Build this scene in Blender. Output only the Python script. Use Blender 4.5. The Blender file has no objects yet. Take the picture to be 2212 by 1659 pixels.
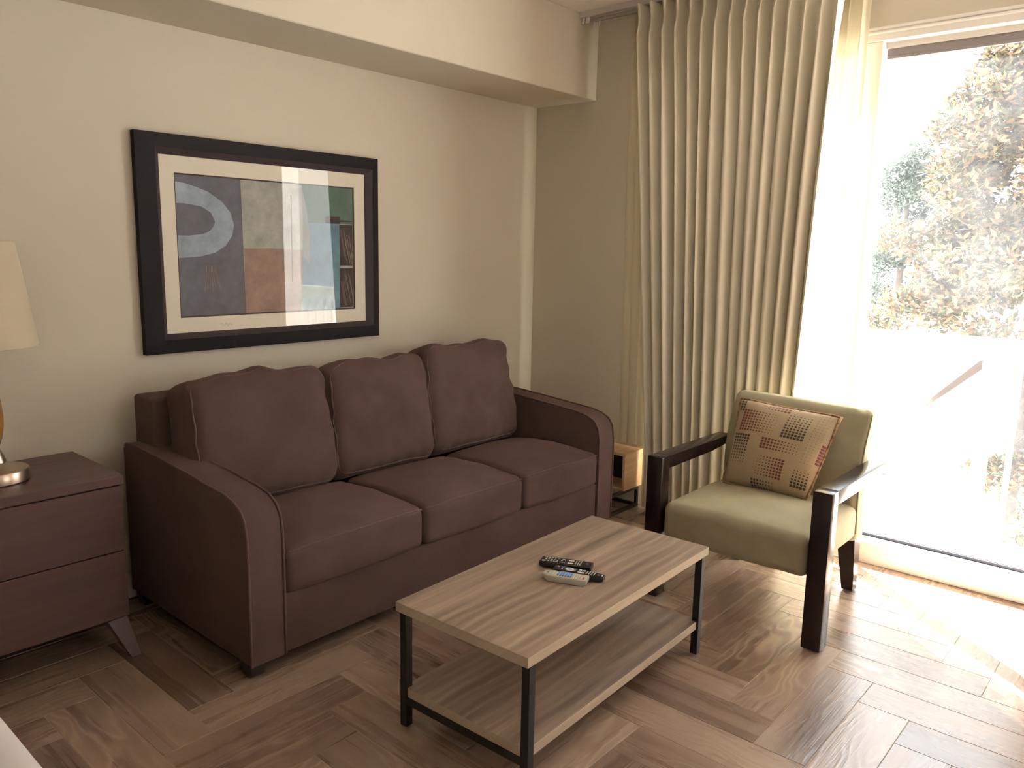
import bpy, bmesh, math, random
from mathutils import Vector, Matrix, noise
PI = math.pi
scene = bpy.context.scene
COL = scene.collection
random.seed(7)

# ------------------------------------------------------------------ helpers
def lin(c):
    return tuple(((x/255)/12.92 if x/255 <= .04045 else ((x/255+.055)/1.055)**2.4) for x in c) + (1,)

class NT:
    def __init__(s, name):
        s.m = bpy.data.materials.new(name); s.m.use_nodes = True
        s.t = s.m.node_tree; s.t.nodes.clear()
        s.out = s.t.nodes.new('ShaderNodeOutputMaterial')
    def n(s, typ, ins=None, **kw):
        nd = s.t.nodes.new('ShaderNode'+typ)
        for k, v in kw.items(): setattr(nd, k, v)
        for k, v in (ins or {}).items():
            sock = nd.inputs[k]
            if isinstance(v, bpy.types.NodeSocket): s.t.links.new(v, sock)
            else: sock.default_value = v
        return nd
    def math(s, op, a, b=0.0, c=0.0):
        return s.n('Math', {0: a, 1: b, 2: c}, operation=op).outputs[0]
    def mix(s, f, a, b, blend='MIX'):
        nd = s.n('Mix', {0: f}, data_type='RGBA', blend_type=blend)
        for i, v in ((6, a), (7, b)):
            if isinstance(v, bpy.types.NodeSocket): s.t.links.new(v, nd.inputs[i])
            else: nd.inputs[i].default_value = v
        return nd.outputs[2]
    def ramp(s, f, stops):
        nd = s.n('ValToRGB', {0: f}); cr = nd.color_ramp
        while len(cr.elements) < len(stops): cr.elements.new(.5)
        for e, (p, c) in zip(cr.elements, stops): e.position = p; e.color = c
        return nd.outputs[0]
    def noise(s, vec, scale, detail=3, rough=.5, dist=0):
        return s.n('TexNoise', {'Vector': vec, 'Scale': scale, 'Detail': detail, 'Roughness': rough, 'Distortion': dist}).outputs[0]
    def bump(s, h, strength, dist=.01):
        return s.n('Bump', {'Height': h, 'Strength': strength, 'Distance': dist}).outputs[0]
    def finish(s, sock):
        s.t.links.new(sock, s.out.inputs[0]); return s.m
    def pbr(s, **ins):
        ren = {'color': 'Base Color', 'rough': 'Roughness', 'metal': 'Metallic', 'normal': 'Normal', 'sheen': 'Sheen Weight',
               'spec': 'Specular IOR Level', 'coat': 'Coat Weight', 'trans': 'Transmission Weight'}
        p = s.n('BsdfPrincipled', {ren[k]: v for k, v in ins.items()})
        return s.finish(p.outputs[0])

def obj_from(name, bm, mat, parent=None, smooth=False, loc=None, auto=None):
    me = bpy.data.meshes.new(name)
    base = Vector((0, 0, 0))
    if parent is not None:
        p = parent
        while p.parent: p = p.parent
        base = p.location.copy()
    elif loc is not None:
        base = Vector(loc)
    bm.transform(Matrix.Translation(-base))
    bmesh.ops.recalc_face_normals(bm, faces=bm.faces[:])
    bm.to_mesh(me); bm.free()
    for m in (mat if isinstance(mat, list) else [mat]): me.materials.append(m)
    for p in me.polygons: p.use_smooth = smooth
    o = bpy.data.objects.new(name, me); COL.objects.link(o)
    if parent is not None: o.parent = parent
    else: o.location = base
    if auto is not None:
        for p in me.polygons: p.use_smooth = True
        me.set_sharp_from_angle(angle=math.radians(auto))
    return o

def thing(name, label, cat, loc=(0, 0, 0), group=None):
    o = bpy.data.objects.new(name, None); COL.objects.link(o)
    o.location = loc; o.empty_display_size = .05
    o['label'] = label; o['category'] = cat
    if group: o['group'] = group
    return o
def tag(o, label, cat, group=None):
    o['label'] = label; o['category'] = cat
    if group: o['group'] = group
    return o
def struct(name, bm, mat, parent=None, smooth=False, auto=None):
    o = obj_from(name, bm, mat, parent, smooth, auto=auto)
    if parent is None: o['kind'] = 'structure'
    return o

def box(bm, a, b, bevel=0, seg=2, mi=0):
    x0, y0, z0 = [min(p, q) for p, q in zip(a, b)]; x1, y1, z1 = [max(p, q) for p, q in zip(a, b)]
    v = [bm.verts.new(c) for c in ((x0,y0,z0),(x1,y0,z0),(x1,y1,z0),(x0,y1,z0),(x0,y0,z1),(x1,y0,z1),(x1,y1,z1),(x0,y1,z1))]
    fs = [bm.faces.new([v[i] for i in q]) for q in ((3,2,1,0),(4,5,6,7),(0,1,5,4),(1,2,6,5),(2,3,7,6),(3,0,4,7))]
    for f in fs: f.material_index = mi
    if bevel:
        es = list({e for f in fs for e in f.edges})
        bmesh.ops.bevel(bm, geom=es, offset=bevel, segments=seg, profile=.5, affect='EDGES', clamp_overlap=True)
    return v
def B(a, b, bevel=0, seg=2):
    bm = bmesh.new(); box(bm, a, b, bevel, seg); return bm

def prism(bm, poly, axis, a, b, bevel=0, seg=2):
    """extrude a 2D polygon along an axis; poly gives the two other coordinates in xyz order"""
    def P(p, t):
        return (t, p[0], p[1]) if axis == 0 else ((p[0], t, p[1]) if axis == 1 else (p[0], p[1], t))
    lo = [bm.verts.new(P(p, a)) for p in poly]; hi = [bm.verts.new(P(p, b)) for p in poly]
    n = len(poly); fs = [bm.faces.new(lo[::-1]), bm.faces.new(hi)]
    for i in range(n): fs.append(bm.faces.new((lo[i], lo[(i+1) % n], hi[(i+1) % n], hi[i])))
    bmesh.ops.recalc_face_normals(bm, faces=fs)
    if bevel:
        es = list({e for f in fs[:2] for e in f.edges})
        bmesh.ops.bevel(bm, geom=es, offset=bevel, segments=seg, profile=.5, affect='EDGES', clamp_overlap=True)

def hexa(bm, bot, top, bevel=0):
    v = [bm.verts.new(p) for p in list(bot)+list(top)]
    fs = [bm.faces.new([v[i] for i in q]) for q in ((3,2,1,0),(4,5,6,7),(0,1,5,4),(1,2,6,5),(2,3,7,6),(3,0,4,7))]
    bmesh.ops.recalc_face_normals(bm, faces=fs)
    if bevel:
        bmesh.ops.bevel(bm, geom=list({e for f in fs for e in f.edges}), offset=bevel, segments=2, profile=.5, affect='EDGES')

def tube(bm, pts, r, n=6, closed=False):
    pts = [Vector(p) for p in pts]; rings = []; m = len(pts); up = None
    for i, p in enumerate(pts):
        a = pts[(i-1) % m] if (closed or i > 0) else p
        b = pts[(i+1) % m] if (closed or i < m-1) else p
        d = (b-a).normalized()
        if up is None:
            up = Vector((0, 0, 1)) if abs(d.z) < .9 else Vector((1, 0, 0))
        x = d.cross(up)
        if x.length < 1e-6: x = d.orthogonal()
        x.normalize(); y = x.cross(d).normalized(); up = y
        rr = r[i] if isinstance(r, (list, tuple)) else r
        rings.append([bm.verts.new(p + x*math.cos(2*PI*k/n)*rr + y*math.sin(2*PI*k/n)*rr) for k in range(n)])
    for i in range(m if closed else m-1):
        A, Bq = rings[i], rings[(i+1) % m]
        for k in range(n): bm.faces.new((A[k], A[(k+1) % n], Bq[(k+1) % n], Bq[k]))
    if not closed:
        bm.faces.new(rings[0][::-1]); bm.faces.new(rings[-1])

def lathe(bm, prof, c, n=40, cap=True):
    rings = []
    for r, z in prof:
        rings.append([bm.verts.new((c[0]+r*math.cos(2*PI*k/n), c[1]+r*math.sin(2*PI*k/n), c[2]+z)) for k in range(n)])
    for A, Bq in zip(rings, rings[1:]):
        for k in range(n): bm.faces.new((A[k], A[(k+1) % n], Bq[(k+1) % n], Bq[k]))
    if cap:
        bm.faces.new(rings[0][::-1]); bm.faces.new(rings[-1])

def axis_pts(h, r, n, m):
    """coordinates on one axis of a rounded box: m steps in each rounded margin, n in the flat"""
    a = [-h + r*(1-math.cos(PI/2*i/m)) if False else -h + r*i/m for i in range(m)]
    core = [-(h-r) + 2*(h-r)*i/n for i in range(n+1)]
    return a + core + [-q for q in a[::-1]]

def rbox(h, r, n=(14, 14, 6), m=4, deform=None, mat=None):
    """rounded, subdivided box of half sizes h; deform(p)->p in local coordinates, then matrix mat"""
    bm = bmesh.new(); ax = [axis_pts(h[i], r, n[i], m) for i in range(3)]; vd = {}
    def V(i, j, k):
        key = (i, j, k)
        if key not in vd:
            p = Vector((ax[0][i], ax[1][j], ax[2][k]))
            inn = Vector([max(-(h[q]-r), min(h[q]-r, p[q])) for q in range(3)])
            d = p-inn
            if d.length > 1e-9:
                # spread the margin samples evenly over the arc
                d = Vector([math.tan(max(-1, min(1, q/r))*PI/4) for q in d])
                mx = max(abs(q) for q in d)
                if mx < 1-1e-6: d = d/mx if mx > 0 else d
                p = inn + d.normalized()*r
            if deform: p = deform(p)
            vd[key] = bm.verts.new(mat @ p if mat else p)
        return vd[key]
    N = [len(a)-1 for a in ax]
    for (a, b, c) in ((0, 1, 2), (1, 2, 0), (2, 0, 1)):
        for side in (0, N[c]):
            for i in range(N[a]):
                for j in range(N[b]):
                    q = []
                    for (u, v) in ((i, j), (i+1, j), (i+1, j+1), (i, j+1)):
                        idx = [0, 0, 0]; idx[a] = u; idx[b] = v; idx[c] = side
                        q.append(V(*idx))
                    bm.faces.new(q if side else q[::-1])
    return bm

def sm(x): x = max(0, min(1, x)); return x*x*(3-2*x)
def lerp(a, b, t): return a+(b-a)*t
def interp(tab, t):
    for (a, u), (b, v) in zip(tab, tab[1:]):
        if t <= b: return lerp(u, v, max(0, (t-a)/(b-a))) if b > a else v
    return tab[-1][1]

# ------------------------------------------------------------------ materials
def m_paint(name, c, rough=.75, bump=.06, scale=220):
    s = NT(name); co = s.n('TexCoord').outputs['Object']
    nz = s.noise(co, scale, 2)
    big = s.noise(co, 1.3, 2)
    col = s.mix(s.math('MULTIPLY', big, .12), lin(c), lin([q*.93 for q in c]))
    return s.pbr(color=col, rough=rough, normal=s.bump(nz, bump, .002), spec=.3)
M = {}
M['wall'] = m_paint('beige_wall_paint', (205, 196, 178))
M['ceiling'] = m_paint('ceiling_paint', (230, 226, 220), .85)
M['white'] = m_paint('white_painted_trim', (226, 222, 214), .4, .02)
M['outwhite'] = m_paint('white_outdoor_paint', (240, 240, 238), .6, .02)
M['concrete'] = m_paint('pale_concrete', (214, 210, 202), .9, .2, 40)
M['grout'] = m_paint('grey_grout', (178, 166, 148), .9, .1)

def m_wood(name, dark, mid, light, uv=True, rough=.35, vary=.5, axes=(1, 1), grain=1.0, bump=.15, cath=1.0, spec=.5, obj_axis='X', ssc=1.0):
    s = NT(name)
    if uv:
        base = s.n('UVMap').outputs[0]
        rnd = s.n('Attribute', attribute_name='rnd').outputs['Fac']
        sep = s.n('SeparateXYZ', {0: base}); u, v = sep.outputs[0], sep.outputs[1]
    else:
        sep = s.n('SeparateXYZ', {0: s.n('TexCoord').outputs['Object']})
        rnd = s.n('Value').outputs[0]; rnd.default_value = .37
        u, v = (sep.outputs[0], s.math('ADD', sep.outputs[1], sep.outputs[2])) if obj_axis == 'X' else \
               ((sep.outputs[1], s.math('ADD', sep.outputs[0], sep.outputs[2])) if obj_axis == 'Y' else (sep.outputs[2], s.math('ADD', sep.outputs[0], sep.outputs[1])))
    off = s.math('MULTIPLY', rnd, 37.0)
    def vec(su, sv):
        return s.n('CombineXYZ', {0: s.math('ADD', s.math('MULTIPLY', u, su), off), 1: s.math('MULTIPLY', v, sv), 2: off}).outputs[0]
    warp = s.noise(vec(2.2, 7), 1.0, 2)
    bands = s.math('SINE', s.math('ADD', s.math('MULTIPLY', warp, 62*cath), s.math('MULTIPLY', v, 160)))
    bands = s.math('POWER', s.math('MULTIPLY_ADD', bands, .5, .5), 2.2)
    patch = s.n('MapRange', {0: s.noise(vec(1.1, 4.2), 1.0, 1), 1: .42, 2: .66}).outputs[0]
    streak = s.noise(vec(3, 150), 1.0, 4, .65)
    streak2 = s.noise(vec(1.2*ssc, 26*ssc), 1.0, 4, .55)
    f = s.math('ADD', s.math('ADD', s.math('MULTIPLY', streak2, .6), .07), s.math('MULTIPLY', s.math('SUBTRACT', rnd, .5), vary))
    col = s.ramp(f, [(.18, lin(dark)), (.40, lin(mid)), (.62, lin(light))])
    g = s.math('MULTIPLY', s.math('MULTIPLY', bands, patch), .55*grain)
    col = s.mix(g, col, lin([min(255, q*1.16+8) for q in light]))
    st = s.n('MapRange', {0: streak, 1: .55, 2: .78}).outputs[0]
    col = s.mix(s.math('MULTIPLY', st, .26*grain), col, lin(light))
    st2 = s.n('MapRange', {0: streak, 1: .45, 2: .25}).outputs[0]
    col = s.mix(s.math('MULTIPLY', st2, .28*grain), col, lin([q*.8 for q in dark]))
    h = s.math('ADD', s.math('MULTIPLY', streak, .8), s.math('MULTIPLY', bands, .3))
    rg = s.n('MapRange', {0: streak2, 1: .2, 2: .8, 3: rough-.07, 4: rough+.1}).outputs[0]
    return s.pbr(color=col, rough=rg, normal=s.bump(h, bump, .004), spec=spec)
M['floor'] = m_wood('wood_look_floor_tile', (106, 84, 70), (142, 117, 98), (168, 145, 123), rough=.27, ssc=.6, grain=.9, vary=.34, bump=.2, spec=1.0)
M['rustic'] = m_wood('greyed_rustic_wood', (108, 92, 82), (166, 144, 124), (200, 178, 152), uv=False, rough=.45, grain=.25, bump=.05, cath=.25)
M['edge'] = m_wood('pale_table_edge', (170, 154, 132), (186, 170, 146), (196, 180, 156), uv=False, rough=.45, grain=.2, bump=.03)
M['oak'] = m_wood('light_oak', (186, 150, 112), (204, 168, 130), (216, 184, 148), uv=False, rough=.5, grain=.2, bump=.04, cath=.4)
M['espresso'] = m_wood('espresso_wood', (34, 22, 22), (40, 27, 26), (48, 33, 31), uv=False, rough=.3, grain=.25, bump=.03)
M['espresso_gloss'] = m_wood('dark_lacquered_wood', (24, 14, 15), (30, 18, 19), (36, 23, 24), uv=False, rough=.2, grain=.1, bump=.01)
M['chest'] = m_wood('dark_brown_veneer', (76, 52, 50), (90, 64, 60), (100, 74, 68), uv=False, rough=.36, grain=.12, bump=.05, cath=.3)
M['frame'] = m_wood('near_black_frame_wood', (19, 12, 13), (23, 15, 16), (28, 19, 20), uv=False, rough=.5, grain=.05, bump=.03, spec=.15)
M['lip'] = m_wood('dark_grey_brown_lip', (48, 38, 40), (54, 43, 45), (60, 49, 51), uv=False, rough=.45, grain=.05, bump=.02, spec=.25)

def m_fabric(name, c, c2, weave=900, sheen=.3, bump=.25, rough=.9, mott=5):
    s = NT(name); co = s.n('TexCoord').outputs['Object']
    big = s.n('MapRange', {0: s.noise(co, mott, 3), 1: .35, 2: .65}).outputs[0]
    w = s.n('TexNoise', {'Vector': co, 'Scale': weave, 'Detail': 1.0}).outputs[0]
    col = s.mix(big, lin(c), lin(c2))
    col = s.mix(s.math('MULTIPLY', w, .3), col, lin([q*.8 for q in c]))
    p = s.n('BsdfPrincipled', {'Base Color': col, 'Roughness': rough, 'Sheen Weight': sheen, 'Sheen Roughness': .5,
            'Sheen Tint': lin([min(255, q*1.6) for q in c]), 'Normal': s.bump(w, bump, .002), 'Specular IOR Level': .15})
    return s.finish(p.outputs[0])
M['sofa'] = m_fabric('dark_brown_twill', (88, 70, 65), (80, 62, 57))
M['sofa_pipe'] = m_fabric('brown_piping', (100, 80, 74), (90, 71, 66))
M['suede'] = m_fabric('sage_green_suede', (160, 151, 124), (150, 141, 115), 1200, .35, .12, .85, 9)
M['bed'] = m_fabric('white_cotton', (240, 236, 234), (232, 228, 228), 700, .1, .1)
M['shade'] = m_fabric('cream_linen_shade', (204, 192, 168), (196, 184, 160), 800, .1, .2)
M['black_metal'] = NT('black_powder_coated_metal').pbr(color=lin((22, 21, 22)), rough=.45, metal=.0)
M['nickel'] = NT('brushed_champagne_metal').pbr(color=lin((196, 178, 160)), rough=.32, metal=1.0)
M['amber'] = NT('amber_brown_ceramic').pbr(color=lin((150, 106, 52)), rough=.25, coat=.3)
M['plastic_white'] = NT('white_plastic').pbr(color=lin((232, 228, 220)), rough=.4)
M['alu'] = NT('grey_white_aluminium').pbr(color=lin((206, 200, 194)), rough=.4)
M['gasket'] = NT('black_rubber_gasket').pbr(color=lin((40, 40, 48)), rough=.6)

def m_blind():
    s = NT('grey_roller_fabric'); co = s.n('TexCoord').outputs['Object']
    return s.pbr(color=s.mix(s.noise(co, 400, 1), lin((120, 112, 112)), lin((138, 130, 130))), rough=.8)
M['blind'] = m_blind()

def m_glass(name='clear_pane', tint=(.98, .98, .98, 1), refl=1.0, dust_haze=.0):
    s = NT(name)
    tr = s.n('BsdfTransparent', {0: tint}).outputs[0]
    gl = s.n('BsdfGlossy', {'Color': (1, 1, 1, 1), 'Roughness': .01}).outputs[0]
    ge = s.n('NewGeometry')
    dt = s.math('ABSOLUTE', s.n('VectorMath', {0: ge.outputs['Normal'], 1: ge.outputs['Incoming']}, operation='DOT_PRODUCT').outputs['Value'])
    fr = s.math('MULTIPLY', s.math('MULTIPLY_ADD', s.math('POWER', s.math('SUBTRACT', 1.0, dt), 5.0), .96, .04), refl)
    sh = s.n('MixShader', {0: fr, 1: tr, 2: gl}).outputs[0]
    if dust_haze:
        co = s.n('TexCoord').outputs['Object']
        nz = s.n('MapRange', {0: s.noise(co, 2.2, 6, .7), 1: .45, 2: .8, 3: dust_haze*.2, 4: dust_haze}).outputs[0]  # even base veil imitates glare haze; noise adds dusty patches
        df = s.n('BsdfTranslucent', {0: (.9, .9, .9, 1)}).outputs[0]
        sh = s.n('MixShader', {0: nz, 1: sh, 2: df}).outputs[0]
    return s.finish(sh)
M['pane'] = m_glass('door_glass', dust_haze=.016)
M['pic_glass'] = m_glass('picture_glass', (.99, .99, .99, 1), .5)

def m_cloth(name, c, transl, transp, weave=500, bump=.15):
    s = NT(name); co = s.n('TexCoord').outputs['Object']
    w = s.noise(co, weave, 2)
    col = s.mix(s.math('MULTIPLY', w, .25), lin(c), lin([q*.86 for q in c]))
    nrm = s.bump(w, bump, .002)
    d = s.n('BsdfDiffuse', {'Color': col, 'Normal': nrm}).outputs[0]
    t = s.n('BsdfTranslucent', {'Color': col}).outputs[0]
    sh = s.n('MixShader', {0: transl, 1: d, 2: t}).outputs[0]
    if transp:
        sh = s.n('MixShader', {0: transp, 1: sh, 2: s.n('BsdfTransparent').outputs[0]}).outputs[0]
    return s.finish(sh)
M['drape'] = m_cloth('oatmeal_drape', (234, 227, 208), 0, 0)
M['sheer'] = m_cloth('cream_sheer', (228, 218, 192), .10, .05, 700, .05)

def m_leaf(name, stops):
    s = NT(name)
    r = s.n('Attribute', attribute_name='rnd').outputs['Fac']
    col = s.ramp(r, stops)
    d = s.n('BsdfPrincipled', {'Base Color': col, 'Roughness': .7, 'Specular IOR Level': .2}).outputs[0]
    t = s.n('BsdfTranslucent', {0: col}).outputs[0]
    return s.finish(s.n('MixShader', {0: .15, 1: d, 2: t}).outputs[0])
M['magnolia'] = m_leaf('magnolia_leaves', [(0, lin((38, 46, 32))), (.28, lin((60, 62, 42))), (.5, lin((80, 66, 48))), (.75, lin((94, 74, 56))), (1, lin((112, 104, 68)))])
M['darkleaf'] = m_leaf('dark_green_leaves', [(0, lin((30, 40, 34))), (.6, lin((46, 56, 48))), (1, lin((66, 74, 62)))])
def m_bark():
    s = NT('grey_brown_bark'); co = s.n('TexCoord').outputs['Object']
    nz = s.noise(co, 9, 5, .7)
    return s.pbr(color=s.ramp(nz, [(.3, lin((44, 37, 32))), (.7, lin((72, 62, 54)))]), rough=.9, normal=s.bump(nz, .6, .03))
M['bark'] = m_bark()
M['stucco'] = m_paint('pale_stucco', (226, 214, 196), .9, .3, 60)
M['roof'] = m_paint('weathered_roof', (44, 34, 27), .9, .3, 30)

# ------------------------------------------------------------------ camera
F, YAW, PITCH, ROLL = 1713.2521, .85191115, -.16925102, .02001597
cam = bpy.data.cameras.new('camera'); cam.sensor_fit = 'HORIZONTAL'; cam.sensor_width = 36; cam.lens = F/2212*36
cam.clip_start = .02; cam.clip_end = 500
co = bpy.data.objects.new('camera', cam); COL.objects.link(co); scene.camera = co
fw = Vector((math.sin(YAW)*math.cos(PITCH), math.cos(YAW)*math.cos(PITCH), math.sin(PITCH)))
rt = fw.cross(Vector((0, 0, 1))).normalized(); up = rt.cross(fw)
c_, s_ = math.cos(ROLL), math.sin(ROLL)
rt, up = c_*rt+s_*up, -s_*rt+c_*up
co.matrix_world = Matrix(((rt.x, up.x, -fw.x, -3.8535), (rt.y, up.y, -fw.y, -3.21318), (rt.z, up.z, -fw.z, 1.457), (0, 0, 0, 1)))

# ------------------------------------------------------------------ room shell
XL, YF, CH = -6.0, -6.2, 2.728      # left wall, front wall, ceiling height
SD, SH = .438, 2.295                # soffit depth, soffit underside
DY0, DY1, DTOP = -.88, -2.90, 2.45   # balcony door opening

def build_floor():
    W, L, g = .1580, .6135, .0016
    X0, Y0 = -1.1077, -2.3416
    bm = bmesh.new(); uvl = bm.loops.layers.uv.new('UVMap'); rl = bm.loops.layers.float_color.new('rnd')
    rng = random.Random(3)
    box(bm, (XL, YF, -.06), (0.0, 0.0, -.0012), mi=1)
    def plank(x0, y0, x1, y1, along):
        r = rng.random(); fl = rng.random() < .5
        cx0, cx1 = max(x0+g, XL), min(x1-g, 0); cy0, cy1 = max(y0+g, YF), min(y1-g, 0)
        if cx1-cx0 < .004 or cy1-cy0 < .004: return
        def quad(pts):
            f = bm.faces.new([bm.verts.new(p) for p in pts])
            for lp in f.loops:
                a, b = lp.vert.co.x-x0, lp.vert.co.y-y0
                u, v = (a, b) if along else (b, a)
                if fl: u = -u
                lp[uvl].uv = (u, v); lp[rl] = (r, r, r, 1)
        z, d, e = 0.0, -.002, .0006
        quad(((cx0,cy0,z),(cx1,cy0,z),(cx1,cy1,z),(cx0,cy1,z)))
        quad(((cx0,cy0,z),(cx0-e,cy0-e,d),(cx1+e,cy0-e,d),(cx1,cy0,z)))
        quad(((cx1,cy0,z),(cx1+e,cy0-e,d),(cx1+e,cy1+e,d),(cx1,cy1,z)))
        quad(((cx1,cy1,z),(cx1+e,cy1+e,d),(cx0-e,cy1+e,d),(cx0,cy1,z)))
        quad(((cx0,cy1,z),(cx0-e,cy1+e,d),(cx0-e,cy0-e,d),(cx0,cy0,z)))
    for i in range(-60, 61):
        for j in range(-14, 15):
            ox, oy = X0+i*W+j*(L+W), Y0+i*W+j*(W-L)
            if XL-1 < ox < 1.6 and YF-1 < oy < 1.6:
                plank(ox-L, oy-W, ox, oy, True)
                plank(ox, oy-L, ox+W, oy, False)
    o = struct('floor', bm, [M['floor'], M['grout']])
build_floor()
bm = bmesh.new(); box(bm, (XL-.1, YF-.1, CH), (.16, .1, CH+.1)); struct('ceiling', bm, M['ceiling'])
bm = bmesh.new(); box(bm, (XL-.1, 0, -.06), (.16, .1, CH)); struct('wall_back', bm, M['wall'])
LY0, LY1, LZ0_, LZ1_ = -5.8, -4.6, .95, 2.20   # unseen window added to the left wall to let in fill daylight
bm = bmesh.new()
box(bm, (XL-.1, YF-.1, -.06), (XL, LY0, CH)); box(bm, (XL-.1, LY1, -.06), (XL, 0, CH)); box(bm, (XL-.1, LY0, -.06), (XL, LY1, LZ0_)); box(bm, (XL-.1, LY0, LZ1_), (XL, LY1, CH))
struct('wall_left', bm, M['wall'])
bm = bmesh.new()
for a, b in (((LY0, LZ0_), (LY1, LZ0_+.05)), ((LY0, LZ1_-.05), (LY1, LZ1_)), ((LY0, LZ0_+.05), (LY0+.05, LZ1_-.05)), ((LY1-.05, LZ0_+.05), (LY1, LZ1_-.05))):
    box(bm, (XL-.08, a[0], a[1]), (XL-.02, b[0], b[1]))
win = struct('fill_window_2', bm, M['white'])
bm = bmesh.new(); box(bm, (XL-.054, LY0+.05, LZ0_+.05), (XL-.048, LY1-.05, LZ1_-.05)); obj_from('glass_pane', bm, M['pane'], win)
WX0, WX1, WZ0, WZ1 = -1.7, -.15, 1.0, 2.30   # another added window, out of view in the front wall, brightens the room
bm = bmesh.new()
box(bm, (XL, YF-.1, -.06), (WX0, YF, CH)); box(bm, (WX1, YF-.1, -.06), (.16, YF, CH)); box(bm, (WX0, YF-.1, -.06), (WX1, YF, WZ0)); box(bm, (WX0, YF-.1, WZ1), (WX1, YF, CH))
struct('wall_front', bm, M['wall'])
bm = bmesh.new()
for a, b in (((WX0, WZ0), (WX1, WZ0+.05)), ((WX0, WZ1-.05), (WX1, WZ1)), ((WX0, WZ0+.05), (WX0+.05, WZ1-.05)), ((WX1-.05, WZ0+.05), (WX1, WZ1-.05)), (((WX0+WX1)/2-.025, WZ0+.05), ((WX0+WX1)/2+.025, WZ1-.05))):
    box(bm, (a[0], YF-.08, a[1]), (b[0], YF-.02, b[1]))
win = struct('fill_window_1', bm, M['white'])
for a, b in ((WX0+.05, (WX0+WX1)/2-.025), ((WX0+WX1)/2+.025, WX1-.05)):
    bm = bmesh.new(); box(bm, (a, YF-.054, WZ0+.05), (b, YF-.048, WZ1-.05)); obj_from('glass_pane', bm, M['pane'], win)

bm = bmesh.new()
box(bm, (0, DY0, -.06), (.16, 0, CH)); box(bm, (0, DY1, DTOP), (.16, DY0, CH)); box(bm, (0, YF, -.06), (.16, DY1, CH))
struct('wall_right', bm, M['wall'])
bm = bmesh.new(); box(bm, (XL, -SD, SH), (0, 0, CH), .004, 1)
o = struct('soffit', bm, M['wall'])
def baseboard(name, a, b):
    bm = bmesh.new(); box(bm, a, b, .004, 2); struct(name, bm, M['white'])
baseboard('baseboard_back', (XL, -.014, 0), (0, 0, .10))
baseboard('baseboard_right', (-.014, DY0+.04, 0), (0, -.014, .10))
baseboard('baseboard_left', (XL, YF, 0), (XL+.014, -.014, .10))
baseboard('baseboard_front', (XL+.014, YF, 0), (0, YF+.014, .10))

# balcony door ------------------------------------------------------
def build_door():
    fr = bmesh.new()
    # head casing: two rounded ridges over a flat band
    box(fr, (-.012, DY1, 2.392), (.16, DY0, DTOP-.001))
    struct_o = None
    box(fr, (0.0, DY0-.10, .0), (.16, DY0, 2.392))
    box(fr, (0.0, DY1, .0), (.16, DY1+.10, 2.392))
    # sill: tall white step with a stepped track on top
    box(fr, (-.004, DY1+.10, 0), (.16, DY0-.10, .104), .004, 2)
    # middle jambs between the panels
    for y in (-1.93,):
        box(fr, (0.0, y-.052, .104), (.045, y+.052, 2.392), .003, 1)
    d = struct('door_1', fr, M['white'])
    rid = bmesh.new()
    for z, r in ((2.444, .008), (2.427, .007)):
        tube(rid, [(-.012, DY1, z), (-.012, DY0, z)], r, 10)
    obj_from('ridge_moulding', rid, M['white'], d, smooth=True)
    hd = bmesh.new(); box(hd, (.045, DY1+.1, 2.366), (.13, DY0-.1, 2.392))
    obj_from('head_recess', hd, M['alu'], d)
    tr = bmesh.new()
    box(tr, (.035, DY1+.1, .104), (.05, DY0-.1, .118)); box(tr, (.062, DY1+.1, .104), (.11, DY0-.1, .130))
    obj_from('track_rail', tr, M['alu'], d)
    gk = bmesh.new(); box(gk, (.058, DY1+.1, .1045), (.0615, DY0-.1, .1315)); box(gk, (.064, DY1+.1, .130), (.105, DY0-.1, .1335))
    obj_from('rubber_gasket', gk, M['gasket'], d)
    for a, b in ((-1.94, DY0-.1), (DY1+.1, -1.945)):
        p = bmesh.new(); box(p, (.082, a, .1335), (.088, b, 2.366)); obj_from('glass_pane', p, M['pane'], d)
build_door()
# roller blinds, almost fully raised under the head
for k, (a, b, lab) in enumerate(((DY1+.102, -1.985, 'grey roller blind nearly fully raised at the top of the balcony door pane'),)):
    t = thing('roller_blind', lab, 'blind', (.06, (a+b)/2, 2.33))
    bm = bmesh.new(); box(bm, (.052, a, 2.326), (.055, b, 2.366)); obj_from('blind_fabric', bm, M['blind'], t)
    bm = bmesh.new(); box(bm, (.048, a, 2.322), (.06, b, 2.336), .003, 2); obj_from('hem_bar', bm, M['blind'], t)

# ------------------------------------------------------------------ curtain track and curtains
tk = thing('curtain_track', 'white double curtain track fixed to the ceiling along the window wall', 'curtain track', (-.11, -2.2, CH))
def channel(x):
    bm = bmesh.new(); y0, y1 = -SD-.004, -3.3
    box(bm, (x-.022, y1, CH-.006), (x+.022, y0, CH)); box(bm, (x-.022, y1, CH-.03), (x-.017, y0, CH-.006)); box(bm, (x+.017, y1, CH-.03), (x+.022, y0, CH-.006))
    box(bm, (x-.018, y1, CH-.03), (x-.006, y0, CH-.027)); box(bm, (x+.006, y1, CH-.03), (x+.018, y0, CH-.027))
    return bm
TX1, TX2 = -.165, -.075
obj_from('rail', channel(TX1), M['alu'], tk); obj_from('rail', channel(TX2), M['alu'], tk)
def carrier(x, y):
    bm = bmesh.new(); box(bm, (x-.004, y-.006, CH-.05), (x+.004, y+.006, CH-.026), .002, 1)
    box(bm, (x-.006, y-.004, CH-.058), (x-.002, y+.004, CH-.045)); return bm
for x, y in ((TX1, -.452), (TX1, -.475), (TX1, -.487), (TX2, -.455), (TX2, -.49)):
    obj_from('carrier', carrier(x, y), M['plastic_white'], tk, smooth=False)

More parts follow.
